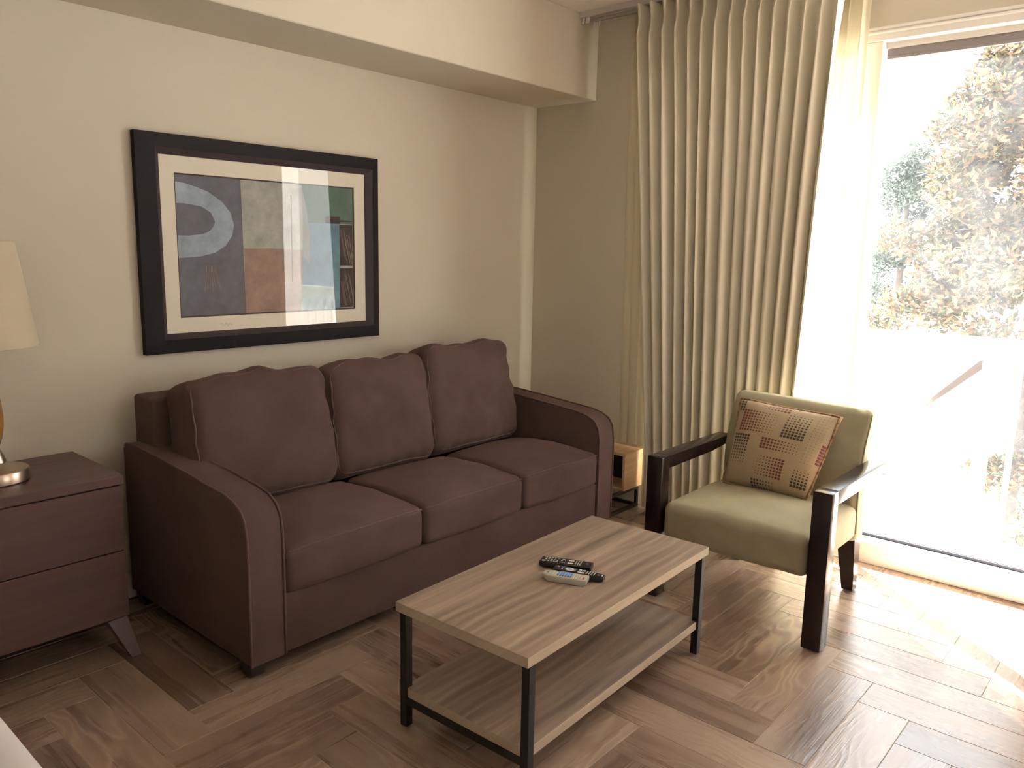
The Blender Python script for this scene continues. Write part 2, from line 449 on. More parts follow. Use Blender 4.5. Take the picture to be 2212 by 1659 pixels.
def fold_curtain(name, npl, ytop, ybot, xtop, xbot, ztop, zbot, amp_top, amp_bot, pinch, seed, nz=70, per=22, jitter=.25, ex=1.6, open_end=False):
    """pleated hanging cloth: ytop/ybot = (start, end) along the wall at heading and hem"""
    rng = random.Random(seed); bm = bmesh.new()
    n = npl*per-(per//2 if open_end else 0)
    js = [rng.uniform(-jitter, jitter) for _ in range(npl+2)]; ja = [rng.uniform(.75, 1.2) for _ in range(npl+2)]
    jb = [rng.uniform(-.35, .35) for _ in range(npl+2)]
    rows = []
    for iz in range(nz+1):
        t = (iz/nz)**1.4 if False else iz/nz
        z = lerp(ztop, zbot, t); dz = ztop-z; row = []
        hang = sm(min(1, dz/.9))
        for i in range(n+1):
            s = i/per; k = int(min(npl-1, math.floor(s))); fr = s-k
            ph = fr
            a = lerp(amp_top*1.6+.012*math.exp(-((dz-pinch)/.05)**2), amp_bot, sm(dz/.6))*lerp(1, lerp(ja[k], ja[k+1], sm(fr)), hang)
            # fold wave: front peak in the middle of each unit, sharper at the heading
            w = .5-.5*math.cos(2*PI*ph)
            w = w**lerp(ex*(1.2+2.2*sm(dz/pinch) if dz < pinch else 1.2+2.2*(1-sm((dz-pinch)/.35))), ex*.75, hang)
            pin = math.exp(-((dz-pinch)/.035)**2)
            w *= 1-.25*pin
            # cup above the pinch: three little fingers
            if dz < pinch:
                q = 1-dz/pinch
                w += .30*q*math.sin(PI*ph)**2*math.cos(2*PI*3*ph)
            yk = (s + hang*(lerp(js[k], js[k+1], sm(fr))*math.sin(PI*i/n)))/npl
            skew = .3*hang*lerp(jb[k], jb[k+1], sm(fr))/npl*math.sin(2*PI*ph)
            # crowd the cloth at the pinch so pleats read as narrow
            yy = lerp(lerp(ytop[0], ytop[1], yk+skew), lerp(ybot[0], ybot[1], yk+skew), t)
            yy += .010*math.sin(2*PI*ph)*hang
            yy += .0045*(1-hang)*math.sin(2*PI*ph)*(-1)
            xx = lerp(xtop, xbot, sm(t)) + a*.5 - a*w
            xx += .006*noise.noise(Vector((s*.7, z*1.5, seed)))*hang
            row.append(bm.verts.new((xx, yy, z + .0)))
        rows.append(row)
    for A, C in zip(rows, rows[1:]):
        for i in range(n): bm.faces.new((A[i], A[i+1], C[i+1], C[i]))
    return bm
bm = fold_curtain('drape', 15, (-.80, -1.90), (-.985, -1.785), -.190, -.150, CH-.034, .022, .070, .105, .095, 5, ex=1.9, open_end=True)
dr = thing('drape', 'heavy oatmeal pinch-pleated drape drawn open beside the balcony door', 'curtain', (-.17, -1.33, 0))
obj_from('drape_panel', bm, M['drape'], dr, smooth=True)
bm = fold_curtain('sheer', 22, (-.70, -1.935), (-.735, -1.92), -.075, -.07, CH-.034, .37, .02, .028, .08, 9, per=12)
# the sheer rests behind the little table near the corner and drops to the floor elsewhere
for v in bm.verts:
    if v.co.y < -.90:
        t = (CH-.034-v.co.z)/(CH-.034-.37); v.co.z = lerp(CH-.034, .02, t)
she = thing('sheer_curtain', 'thin cream sheer curtain hanging behind the heavy drape at the glass', 'curtain', (-.075, -1.33, 0))
obj_from('sheer_panel', bm, M['sheer'], she, smooth=True)

# ------------------------------------------------------------------ framed picture
pic = thing('framed_picture', 'large framed abstract print hanging on the wall above the sofa', 'picture', (-1.853, 0, 1.005))
PX0, PX1, PZ0, PZ1 = -2.448, -1.259, 1.004, 1.879
LX0, LX1, LZ0, LZ1 = -2.372, -1.298+.004, 1.060, 1.824
IX0, IX1, IZ0, IZ1 = -2.352, -1.330, 1.083, 1.799
def ring(bm, o, i, yo, yi, yb=None):
    (ax0, ax1, az0, az1), (bx0, bx1, bz0, bz1) = o, i
    A = [(ax0, az0), (ax1, az0), (ax1, az1), (ax0, az1)]; Bq = [(bx0, bz0), (bx1, bz0), (bx1, bz1), (bx0, bz1)]
    va = [bm.verts.new((x, yo, z)) for x, z in A]; vb = [bm.verts.new((x, yi, z)) for x, z in Bq]
    for k in range(4): bm.faces.new((va[k], va[(k+1) % 4], vb[(k+1) % 4], vb[k]))
    return va, vb
bm = bmesh.new()
va, vb = ring(bm, (PX0, PX1, PZ0, PZ1), (LX0, LX1, LZ0, LZ1), -.032, -.036)
vw = [bm.verts.new((x, 0.0, z)) for x, z in ((PX0, PZ0), (PX1, PZ0), (PX1, PZ1), (PX0, PZ1))]
for k in range(4): bm.faces.new((vw[k], vw[(k+1) % 4], va[(k+1) % 4], va[k]))
vi = [bm.verts.new((v.co.x, -.004, v.co.z)) for v in vb]
for k in range(4): bm.faces.new((vb[k], vb[(k+1) % 4], vi[(k+1) % 4], vi[k]))
for k in range(4): bm.faces.new((vi[k], vi[(k+1) % 4], vw[(k+1) % 4], vw[k]))
obj_from('frame', bm, M['frame'], pic)
bm = bmesh.new()
va, vb = ring(bm, (LX0, LX1, LZ0, LZ1), (IX0, IX1, IZ0, IZ1), -.034, -.018)
vi = [bm.verts.new((v.co.x, -.006, v.co.z)) for v in vb]; vo = [bm.verts.new((v.co.x, -.006, v.co.z)) for v in va]
for k in range(4):
    bm.faces.new((vb[k], vb[(k+1) % 4], vi[(k+1) % 4], vi[k])); bm.faces.new((vi[k], vi[(k+1) % 4], vo[(k+1) % 4], vo[k])); bm.faces.new((vo[k], vo[(k+1) % 4], va[(k+1) % 4], va[k]))
obj_from('inner_lip', bm, M['lip'], pic)
AX0, AX1, AZ0, AZ1 = -2.290, -1.394, 1.145, 1.732
mat_b = m_paint('cream_mat_board', (236, 228, 210), .9, .02)
bm = bmesh.new()
for a, b in (((IX0, IZ0), (IX1, AZ0)), ((IX0, AZ1), (IX1, IZ1)), ((IX0, AZ0), (AX0, AZ1)), ((AX1, AZ0), (IX1, AZ1))):
    box(bm, (a[0], -.0135, a[1]), (b[0], -.010, b[1]))
obj_from('mat_board', bm, mat_b, pic)
def m_art(name, c, amt=.18, sc=9):
    s = NT(name); co = s.n('TexCoord').outputs['Object']
    nz = s.n('MapRange', {0: s.noise(co, sc, 6, .7), 1: .3, 2: .7}).outputs[0]
    return s.pbr(color=s.mix(nz, lin([q*(1-amt) for q in c]), lin([min(255, q*(1+amt*.6)) for q in c])), rough=.8)
art = [m_art('ink_border', (62, 48, 46)), m_art('slate_blue', (104, 106, 116)), m_art('ice_blue', (160, 176, 188)), m_art('pale_sage', (174, 176, 168)),
       m_art('rust', (156, 128, 116)), m_art('sky_blue', (112, 146, 164)), m_art('teal_green', (92, 118, 104)), m_art('dark_umber', (62, 54, 54)), m_art('hatch_line', (176, 152, 132)), m_art('mid_grey', (150, 152, 150))]
bm = bmesh.new(); lay = [0]
def apoly(pts, mi, d=None):
    lay[0] += 1; y = -.0085 - (lay[0]*.00004 if d is None else d)
    f = bm.faces.new([bm.verts.new((x, y, z)) for x, z in pts]); f.material_index = mi
def arect(x0, z0, x1, z1, mi): apoly([(x0, z0), (x1, z0), (x1, z1), (x0, z1)], mi)
arect(AX0, AZ0, AX1, AZ1, 0)
arect(-2.284, 1.152, -1.401, 1.726, 3)
apoly([(-2.284, 1.152), (-1.989, 1.152), (-1.994, 1.726), (-2.284, 1.726)], 1)
outer = [(-2.284, 1.698), (-2.245, 1.694), (-2.211, 1.686), (-2.145, 1.666), (-2.083, 1.628), (-2.046, 1.584), (-2.031, 1.532), (-2.043, 1.486), (-2.073, 1.445), (-2.121, 1.415), (-2.185, 1.399), (-2.284, 1.391)]
inner = [(-2.284, 1.612), (-2.262, 1.613), (-2.235, 1.612), (-2.175, 1.603), (-2.135, 1.580), (-2.119, 1.545), (-2.122, 1.53), (-2.138, 1.509), (-2.160, 1.496), (-2.18, 1.490), (-2.235, 1.483), (-2.284, 1.483)]
for (a, b), (c, d) in zip(zip(outer, outer[1:]), zip(inner, inner[1:])):
    apoly([a, b, d, c], 2, .00016)
apoly([(-1.990, 1.152), (-1.703, 1.152), (-1.685, 1.430), (-1.76, 1.432), (-1.86, 1.436), (-1.988, 1.433)], 4)
apoly([(-1.699, 1.152), (-1.480, 1.152), (-1.478, 1.557), (-1.683, 1.557)], 5)
apoly([(-1.683, 1.557), (-1.401, 1.557), (-1.401, 1.726), (-1.687, 1.726)], 6)
apoly([(-1.687, 1.726), (-1.66, 1.6), (-1.649, 1.50), (-1.654, 1.366), (-1.684, 1.40)], 9)
apoly([(-1.562, 1.557), (-1.477, 1.557), (-1.477, 1.591), (-1.562, 1.590)], 7)
apoly([(-1.477, 1.566), (-1.404, 1.569), (-1.404, 1.573), (-1.477, 1.575)], 0)
arect(-1.480, 1.358, -1.403, 1.553, 7); arect(-1.483, 1.156, -1.403, 1.346, 7)
rngA = random.Random(4)
for (x0, z0, x1, z1) in ((-1.480, 1.358, -1.403, 1.553), (-1.483, 1.156, -1.403, 1.346)):
    for k in range(11):
        x = lerp(x0+.004, x1-.02, k/10); z = lerp(z1-.01, z1-.07, rngA.random()); dx = .02+.012*rngA.random()
        zz = max(z0+.004, z-.16*rngA.uniform(.6, 1.1)); dx = min(dx, x1-.002-x)
        apoly([(x, z), (x+.0012, z), (x+dx+.0012, zz), (x+dx, zz)], 8)
for k in range(7):
    x = -2.165+k*.006
    apoly([(x, 1.36), (x+.0012, 1.36), (x+(k-2)*.006+.0012, 1.255+.01*(k % 3)), (x+(k-2)*.006, 1.255+.01*(k % 3))], 8)
apoly([(-1.748, 1.677), (-1.743, 1.677), (-1.747, 1.284), (-1.752, 1.284)], 7)
obj_from('artwork', bm, art, pic)
# pencil signature squiggle on the mat
bm = bmesh.new()
sg = [(-2.115+.0022*k, -.0138, 1.108+.006*math.sin(k*1.9)+.004*math.sin(k*.7)) for k in range(26)]
tube(bm, sg, .0005, 4); obj_from('signature', bm, art[9], pic)
bm = bmesh.new(); box(bm, (IX0, -.0172, IZ0), (IX1, -.0156, IZ1)); obj_from('glass_pane', bm, M['pic_glass'], pic)

# ------------------------------------------------------------------ sofa
SX0, SX1 = -2.577, -.472; AI0, AI1 = -2.438, -.606; SF = -.966
sofa = thing('sofa', 'dark brown three-seat fabric sofa against the wall below the framed picture', 'sofa', (-1.525, -.52, 0))
prof = [(SF, .06), (SF-.002, .30), (SF, .50), (SF+.010, .56), (SF+.035, .597), (SF+.08, .619), (SF+.15, .633), (-.60, .650), (-.35, .668), (-.16, .678), (-.09, .674), (-.062, .655), (-.06, .06)]
def arm(x0, x1):
    bm = bmesh.new(); prism(bm, prof, 0, x0, x1, .012, 3)
    a = obj_from('arm', bm, M['sofa'], sofa, auto=50)
    for x in (x0, x1):
        bm = bmesh.new(); e = .004 if x == x0 else -.004
        pts = []
        for p, q in zip(prof[:-1], prof[1:-1]):
            for k in range(3): pts.append((x+e, lerp(p[0], q[0], k/3)-.001, lerp(p[1], q[1], k/3)+.001))
        tube(bm, pts, .0042, 6); obj_from('piping', bm, M['sofa_pipe'], a, smooth=True)
arm(SX0, AI0); arm(AI1, SX1)
bm = bmesh.new(); box(bm, (AI0-.002, SF+.008, .06), (AI1+.002, -.08, .275), .008, 2); obj_from('base', bm, M['sofa'], sofa, auto=40)
def backdef(p):
    return p
bf = rbox((1.0, .085, .40), .016, (20, 4, 8), 3, mat=Matrix.Translation((-1.525, -.145, .462)))
obj_from('back_frame', bf, M['sofa'], sofa, smooth=True)
for x in (SX0+.012, SX1-.082):
    for y in (SF+.03, -.135):
        bm = bmesh.new(); hexa(bm, ((x+.01, y+.01, 0), (x+.06, y+.01, 0), (x+.06, y+.06, 0), (x+.01, y+.06, 0)), ((x, y, .066), (x+.07, y, .066), (x+.07, y+.07, .066), (x, y+.07, .066)), .003)
        obj_from('foot', bm, M['espresso'], sofa)

def wrinkle(p, seed, amp, sc):
    return amp*noise.fractal(Vector((p.x*sc, p.y*sc, p.z*sc))+Vector((seed*7.3, seed*3.1, seed)), 1.0, 2.0, 3)

def rim(h, r, inset, fn, mtx, n=20):
    """closed loop of points round the front rim of a cushion (local x-z outline at local y=-h.y)"""
    pts = []
    hx, hz = h[0]-inset, h[2]-inset
    def seg(a, b, k):
        return [(lerp(a[0], b[0], i/k), lerp(a[1], b[1], i/k)) for i in range(k)]
    o = []
    o += seg((-hx+r, -hz), (hx-r, -hz), n)
    o += [(hx-r+r*math.sin(t*PI/12), -hz+r-r*math.cos(t*PI/12)) for t in range(6)]
    o += seg((hx, -hz+r), (hx, hz-r), n)
    o += [(hx-r+r*math.cos(t*PI/12), hz-r+r*math.sin(t*PI/12)) for t in range(6)]
    o += seg((hx-r, hz), (-hx+r, hz), n)
    o += [(-hx+r-r*math.sin(t*PI/12), hz-r+r*math.cos(t*PI/12)) for t in range(6)]
    o += seg((-hx, hz-r), (-hx, -hz+r), n)
    o += [(-hx+r-r*math.cos(t*PI/12), -hz+r-r*math.sin(t*PI/12)) for t in range(6)]
    return o

# seat cushions: local x width, y depth, z thickness
def seat(x0, x1, seed):
    h = ((x1-x0)/2+.002, .270, .083); r = .032; c = Vector(((x0+x1)/2, SF+.266, .352))
    def dfm(p):
        u, v = p.x/h[0], p.y/h[1]
        q = p.copy()
        cr = max(0, 1-u*u)**.8*max(0, 1-v*v)**.6
        if p.z > 0:
            q.z += .042*cr + .010*(1-abs(v))
        q.y -= .012*max(0, 1-u*u)*max(0, -v)
        q.z += wrinkle(p, seed, .004, 6)*(1 if p.z > 0 else .2)
        q.y += wrinkle(p, seed+5, .003, 8)
        if v < -.8:      # puckers gathered along the front seam
            q.z += .0015*math.sin(p.x*90+seed)*sm((p.x/h[0]+.2)) 
        return q
    bm = rbox(h, r, (22, 20, 6), 5, dfm, Matrix.Translation(c))
    s = obj_from('seat_cushion', bm, M['sofa'], sofa, smooth=True)
    bm = bmesh.new(); pts = []
    rr = r*.29
    for k in range(61):
        x = lerp(-h[0]+.012, h[0]-.012, k/60)
        p = dfm(Vector((x, -h[1]+rr, h[2]-rr))); pts.append(c+p)
    tube(bm, pts, .0032, 6); obj_from('piping', bm, M['sofa_pipe'], s, smooth=True)
seat(-2.436, -1.802, 1); seat(-1.798, -1.192, 2); seat(-1.188, -.608, 3)

def back(x0, x1, seed, ztop, lean=-.30, dy=0, h_extra=0, twist=0, slide=0):
    hz = (ztop-.45)/2/math.cos(lean)+.012
    h = ((x1-x0)/2, .105, hz); r = .062
    mt = Matrix.Translation(((x0+x1)/2, -.352+dy, (ztop+.445)/2)) @ Matrix.Rotation(lean, 4, 'X') @ Matrix.Rotation(twist, 4, 'Z')
    def dfm(p):
        u, v = p.x/h[0], p.z/h[2]
        q = p.copy()
        cr = max(0, 1-u*u)**.7*max(0, 1-v*v)**.7
        if p.y < 0: q.y -= .045*cr
        else: q.y += .01*cr
        # sagging soft top: wavy with a fuller middle
        if v > 0:
            q.z += v*(.010*math.sin(u*5.2+seed*1.7)+.006*math.sin(u*11+seed))*(1-.4*abs(u)) - .022*v*max(0, abs(u)-.55)
        q.x += slide*(-v)*.5
        q.x -= .016*u*max(0, v)*(1-abs(v))*2
        # crumpled pulls toward the corners and bottom edge
        d = max(0, abs(u)-.35)/.65
        pull = math.sin(p.z*55+p.x*18*(1 if u > 0 else -1)+seed*2)*.0055*d*(1-.3*abs(v))
        if p.y < 0: q.y += pull
        q.y += wrinkle(p, seed, .012, 4.5)
        q.z += wrinkle(p, seed+3, .006, 6)
        if v < -.6 and p.y < 0: q.y += .0035*math.sin(p.x*70+seed)*sm((-v-.6)*3)
        return q
    bm = rbox(h, r, (22, 6, 20), 5, dfm, mt)
    s = obj_from('back_cushion', bm, M['sofa'], sofa, smooth=True)
    bm = bmesh.new(); pts = []
    for (x, z) in rim(h, r, r*.28, None, None):
        p = dfm(Vector((x, -h[1]+r*.28, z))); pts.append(mt @ p)
    tube(bm, pts, .0034, 6, closed=True); obj_from('piping', bm, M['sofa_pipe'], s, smooth=True)
back(-2.490, -1.845, 1, .925, slide=-.03, twist=.02); back(-1.855, -1.265, 2, .922, slide=-.05, dy=.012, twist=-.02); back(-1.275, -.640, 3, .945, slide=-.06, dy=.03)

# ------------------------------------------------------------------ armchair
ch = thing('armchair', 'sage green suede armchair with dark lacquered wooden arms by the balcony door', 'armchair', (-.7, -1.905, 0))
def chair_side(y0, y1):
    # front leg and armrest meet in a square corner
    fy = (y0+y1)/2
    bm = bmesh.new()
    hexa(bm, ((-1.046, y0, .006), (-.972, y0, .006), (-.972, y1, .006), (-1.046, y1, .006)), ((-1.050, y0, .615), (-.985, y0, .615), (-.985, y1, .615), (-1.050, y1, .615)), .003)
    lg = obj_from('front_leg', bm, M['espresso_gloss'], ch, auto=40)
    bm = bmesh.new(); lathe(bm, [(.012, 0), (.012, .007)], (-1.009, fy, 0), 12); obj_from('glide', bm, M['plastic_white'], lg)
    bm = bmesh.new(); prism(bm, [(-.9855, .560), (-.60, .566), (-.416, .583), (-.416, .615), (-.9855, .615)], 1, y0, y1, .003, 2)
    obj_from('armrest', bm, M['espresso_gloss'], ch, auto=40)
chair_side(-1.592, -1.522); chair_side(-2.288, -2.217)
for sg_, yo in ((-1, -2.197), (1, -1.612)):
    # wide at the seat, sweeping back and narrowing to the floor
    lv = [(.262, -.452, -.372, .0, .075), (.16, -.430, -.366, .002, .066), (.07, -.408, -.357, .004, .056), (.006, -.394, -.350, .006, .048)]
    bm = bmesh.new(); rows = []
    for z, xa, xb, ia, wd in lv:
        ya, yb = yo-sg_*ia, yo-sg_*(ia+wd)
        rows.append([bm.verts.new(p) for p in ((xa, ya, z), (xb, ya, z), (xb, yb, z), (xa, yb, z))])
    for A, Cq in zip(rows, rows[1:]):
        for k in range(4): bm.faces.new((A[k], A[(k+1) % 4], Cq[(k+1) % 4], Cq[k]))
    bm.faces.new(rows[0]); bm.faces.new(rows[-1][::-1])
    lg = obj_from('rear_leg', bm, M['espresso_gloss'], ch, auto=40)
    bm = bmesh.new(); lathe(bm, [(.011, 0), (.011, .007)], (-.372, yo-sg_*.03, 0), 12); obj_from('glide', bm, M['plastic_white'], lg)
def seatdef(p):
    q = p.copy(); u = (p.x+.275)/.55; v = p.y/.305
    if p.z > 0: q.z += .030*max(0, 1-v*v)**.7*math.sin(PI*min(1, max(0, u)))**.6
    q.x -= .008*max(0, 1-v*v)*max(0, -p.x/.275)
    q.z += wrinkle(p, 3, .003, 5)
    if p.x < 0 and p.z < 0: q.z -= .012*(-p.x/.275)
    return q
bm = rbox((.275, .3075, .075), .035, (18, 20, 5), 5, seatdef, Matrix.Translation((-.762, -1.9045, .350)))
obj_from('seat', bm, M['suede'], ch, smooth=True)
# curved back: front line and rear line in x-z
fl = [(.272, -.497), (.35, -.505), (.43, -.515), (.52, -.517), (.60, -.508), (.68, -.482), (.75, -.448), (.83, -.408)]
rl = [(.272, -.372), (.35, -.385), (.43, -.400), (.52, -.410), (.60, -.408), (.68, -.392), (.75, -.370), (.83, -.338)]
def backd(p):
    z = p.z+.541; t = (p.x+.05)/.10
    x = lerp(interp(fl, z), interp(rl, z), t)
    if z > .60: pass
    v = p.y/.305
    q = Vector((x - (.012*max(0, 1-v*v)*max(0, math.sin(PI*(z-.27)/.56)) if p.x < 0 else 0), p.y, z))
    q.z += .004*math.sin(v*2.0)
    q.x += wrinkle(p, 8, .002, 5)
    return q
bm = rbox((.05, .306, .279), .026, (3, 18, 20), 4, backd, Matrix.Translation((0, -1.9045, 0)))
obj_from('backrest', bm, M['suede'], ch, smooth=True)
bm = bmesh.new()
pts = [(interp(fl, z)+.012, -2.2095, z) for z in [.30+.02*k for k in range(26)]]
tube(bm, pts, .003, 6); obj_from('welt_seam', bm, M['suede'], ch, smooth=True)

# throw pillow on the chair ----------------------------------------
def m_pillow():
    s = NT('tan_dotted_weave'); uv = s.n('UVMap').outputs[0]
    sep = s.n('SeparateXYZ', {0: uv}); u, v = sep.outputs[0], sep.outputs[1]
    N = 30.0
    fu = s.math('FRACT', s.math('MULTIPLY', u, N)); fv = s.math('FRACT', s.math('MULTIPLY', v, N))
    du = s.math('ABSOLUTE', s.math('SUBTRACT', fu, .5)); dv = s.math('ABSOLUTE', s.math('SUBTRACT', fv, .5))
    d = s.math('POWER', s.math('ADD', s.math('POWER', du, 4.0), s.math('POWER', dv, 4.0)), .25)
    cu = s.math('DIVIDE', s.math('FLOOR', s.math('MULTIPLY', u, N)), N); cv = s.math('DIVIDE', s.math('FLOOR', s.math('MULTIPLY', v, N)), N)
    col = s.mix(s.math('MULTIPLY', s.noise(uv, 40, 2), .6), lin((160, 140, 110)), lin((144, 124, 95)))
    red, brn = lin((98, 30, 26)), lin((46, 37, 26))
    # blocks: (u0,v0,u1,v1, colour, size at left, right, bottom, top)
    blocks = [(.10, .60, .47, .84, red, .44, .10, 0, 0), (.56, .58, .80, .90, brn, 0, 0, .44, .14), (.06, .22, .24, .56, brn, 0, 0, .14, .44),
              (.40, .42, .80, .56, red, .42, .10, 0, 0), (.36, .12, .70, .36, red, .08, .44, 0, 0), (.80, .10, .96, .30, brn, 0, 0, .42, .10),
              (.34, .00, .62, .07, brn, .42, .12, 0, 0), (.24, .90, .56, .97, red, .08, .44, 0, 0), (.95, .40, 1.0, .62, red, .42, .42, 0, 0),
              (.00, .82, .08, 1.0, brn, .40, .40, 0, 0), (.82, .36, .95, .95, brn, .10, .07, 0, 0), (.52, .26, .53, .30, brn, .1, .1, 0, 0)]
    for (u0, v0, u1, v1, c, sl, sr, sb, st) in blocks:
        inn = s.math('MULTIPLY', s.math('MULTIPLY', s.math('GREATER_THAN', cu, u0-.001), s.math('LESS_THAN', cu, u1)), s.math('MULTIPLY', s.math('GREATER_THAN', cv, v0-.001), s.math('LESS_THAN', cv, v1)))
        if sl or sr: sz = s.n('MapRange', {0: cu, 1: u0, 2: u1, 3: sl, 4: sr}).outputs[0]
        else: sz = s.n('MapRange', {0: cv, 1: v0, 2: v1, 3: sb, 4: st}).outputs[0]
        m = s.math('MULTIPLY', inn, s.math('LESS_THAN', d, sz))
        col = s.mix(s.math('MULTIPLY', m, .92), col, c)
    w = s.noise(uv, 420, 2)
    return s.pbr(color=col, rough=.8, sheen=.2, normal=s.bump(w, .25, .002), spec=.2)
M['pillow'] = m_pillow()
M['pillow_pipe'] = m_fabric('brown_tan_cord', (176, 146, 106), (110, 76, 56), 300, .1, .3, .9, 60)
pl = thing('throw_pillow', 'square tan throw pillow with red and brown dotted blocks leaning on the armchair back', 'pillow', (-.60, -1.875, .44))
def build_pillow():
    hw = .216; bm = bmesh.new(); uvl = bm.loops.layers.uv.new('UVMap'); n = 34
    BL, BR, TR, TL = Vector((-.640, -1.668, .440)), Vector((-.640, -2.052, .436)), Vector((-.475, -2.112, .786)), Vector((-.475, -1.652, .806))
    ea = (BR-BL).normalized(); eb = ((TL+TR)/2-(BL+BR)/2).normalized(); en = ea.cross(eb).normalized()
    if en.x > 0: en = -en
    def P(a, b, side):
        e = max(0, 1-a**4)**.5*max(0, 1-b**4)**.5
        t = max(0, (1-a*a)*(1-b*b))**.42*((.095 if b < .2 else .095-.018*(b-.2)) if side > 0 else .022)
        a2 = a*(1-.045*(1-b*b)*abs(a)); b2 = b*(1-.04*(1-a*a)*abs(b))
        u, v = (a2+1)/2, (b2+1)/2
        wr = .004*noise.noise(Vector((a*3, b*3, side)))*e + .003*math.sin(a*15+b*3)*e*max(0, b-.3) + .002*math.sin(b*19)*e*max(0, -a-.4)
        return (BL.lerp(BR, u)).lerp(TL.lerp(TR, u), v) + en*side*(t+wr)
    for side in (1, -1):
        V = [[bm.verts.new(P(-1+2*i/n, -1+2*j/n, side)) for j in range(n+1)] for i in range(n+1)]
        for i in range(n):
            for j in range(n):
                f = bm.faces.new((V[i][j], V[i+1][j], V[i+1][j+1], V[i][j+1]))
                for lp, (a, b) in zip(f.loops, ((i, j), (i+1, j), (i+1, j+1), (i, j+1))): lp[uvl].uv = (a/n, b/n)
    bmesh.ops.remove_doubles(bm, verts=bm.verts[:], dist=.0004)
    cv = obj_from('cover', bm, M['pillow'], pl, smooth=True)
    bm = bmesh.new(); pts = []
    k = 24
    for (a0, b0, a1, b1) in ((-1, -1, 1, -1), (1, -1, 1, 1), (1, 1, -1, 1), (-1, 1, -1, -1)):
        for i in range(k):
            a, b = lerp(a0, a1, i/k), lerp(b0, b1, i/k)
            mlt = 1-.035*(abs(a)*abs(b))**6
            pts.append(P(a*mlt, b*mlt, 1))
    tube(bm, pts, .0055, 8, closed=True); obj_from('corded_edge', bm, M['pillow_pipe'], pl, smooth=True)
build_pillow()

# ------------------------------------------------------------------ coffee table
TCX, TCY, TR, TH, TT = -1.8575, -1.7244, .0346, .4072, .0301
TL, TW = 1.0573/2, .5066/2
tb = thing('coffee_table', 'low greyed-wood coffee table with lower shelf and black metal legs', 'coffee table', (TCX, TCY, 0))
tb.rotation_euler = (0, 0, TR)
def tpart(name, a, b, mat, bev=0, parent=None, edge=None):
    bm = bmesh.new(); box(bm, a, b, bev, 2)
    bm.transform(Matrix.Translation((TCX, TCY, 0)))
    if edge is not None:
        for f in bm.faces:
            f.normal_update(); f.material_index = 1 if abs(f.normal.z) < .7 else 0
        return obj_from(name, bm, [mat, edge], parent or tb)
    return obj_from(name, bm, mat, parent or tb)
tpart('tabletop', (-TL, -TW, TH-TT), (TL, TW, TH), M['rustic'], .0012, edge=M['edge'])
i0 = .018; lw = .0265
tpart('shelf', (-TL+.02, -TW+.012, .098), (TL-.02, TW-.012, .128), M['rustic'], .0012, edge=M['edge'])
for sx in (-1, 1):
    for sy in (-1, 1):
        x, y = sx*(TL-i0-lw/2+.004), sy*(TW-.004-lw/2)
        tpart('leg', (x-lw/2, y-lw/2, 0), (x+lw/2, y+lw/2, TH-TT), M['black_metal'], .001)
    x = sx*(TL-i0-lw/2+.004)
    tpart('cross_bar', (x-lw/2, -TW+.004+lw, .076), (x+lw/2, TW-.004-lw, .0978), M['black_metal'], .001)
# remotes ----------------------------------------------------------
M['rem_black'] = NT('black_remote_plastic').pbr(color=lin((24, 21, 22)), rough=.35)
M['rem_grey'] = NT('grey_remote_plastic').pbr(color=lin((178, 174, 158)), rough=.4)
M['key_white'] = NT('white_rubber_key').pbr(color=lin((226, 222, 212)), rough=.5)
M['key_grey'] = NT('grey_rubber_key').pbr(color=lin((150, 148, 140)), rough=.5)
M['key_blue'] = NT('blue_rubber_key').pbr(color=lin((92, 140, 220)), rough=.45)
M['key_red'] = NT('red_rubber_key').pbr(color=lin((196, 66, 54)), rough=.5)
M['key_dark'] = NT('dark_print').pbr(color=lin((62, 62, 60)), rough=.5)
def remote(label, cx, cy, ang, L, W, H, mat, taper, keys, ring=None, logo=None):
    """local x runs along the remote; keys: (x, y, hx, hy, material)"""
    t = thing('remote_control', label, 'remote control', (cx, cy, TH), 'remote controls on the coffee table')
    t.rotation_euler = (0, 0, ang)
    def put(name, bm, m, parent, smooth=False, auto=None):
        bm.transform(Matrix.Translation((cx, cy, TH))); return obj_from(name, bm, m, parent, smooth, auto=auto)
    n = 16; pts = []
    for k in range(n+1):
        u = k/n; w = W/2*taper(u)
        pts.append((lerp(-L/2, L/2, u), w))
    poly = pts + [(x, -w) for x, w in pts[::-1]]
    bm = bmesh.new(); prism(bm, poly[::-1], 2, .0, H, .003, 3)
    for v in bm.verts:                       # thin the ends of the underside
        e = max(0, abs(v.co.x)/(L/2)-.75)/.25
        if v.co.z < H*.5: v.co.z += H*.25*e*e; v.co.y *= .93
    body = put('body', bm, mat, t, auto=40)
    cache = {}
    for (x, y, hx, hy, m) in keys:
        bm = bmesh.new(); box(bm, (x-hx, y-hy, H-.0006), (x+hx, y+hy, H+.0016), min(hx, hy)*.45, 2)
        put('button', bm, m, t, auto=50)
    if ring:
        x, r1, r2 = ring
        bm = bmesh.new(); k = 28
        rg = []
        for rr, z in ((r2, H-.0005), (r2, H+.0015), (r1, H+.0015), (r1, H-.0005)):
            rg.append([bm.verts.new((x+1.25*rr*math.cos(2*PI*i/k), rr*math.sin(2*PI*i/k), z)) for i in range(k)])
        for a, b in zip(rg, rg[1:]):
            for i in range(k): bm.faces.new((a[i], a[(i+1) % k], b[(i+1) % k], b[i]))
        put('navigation_ring', bm, M['key_white'], t, smooth=False)
    if logo:
        bm = bmesh.new()
        for (x, y, hx, hy) in logo[0]: box(bm, (x-hx, y-hy, H-.0004), (x+hx, y+hy, H+.0003))
        put('logo_print', bm, logo[1], t)
    return t
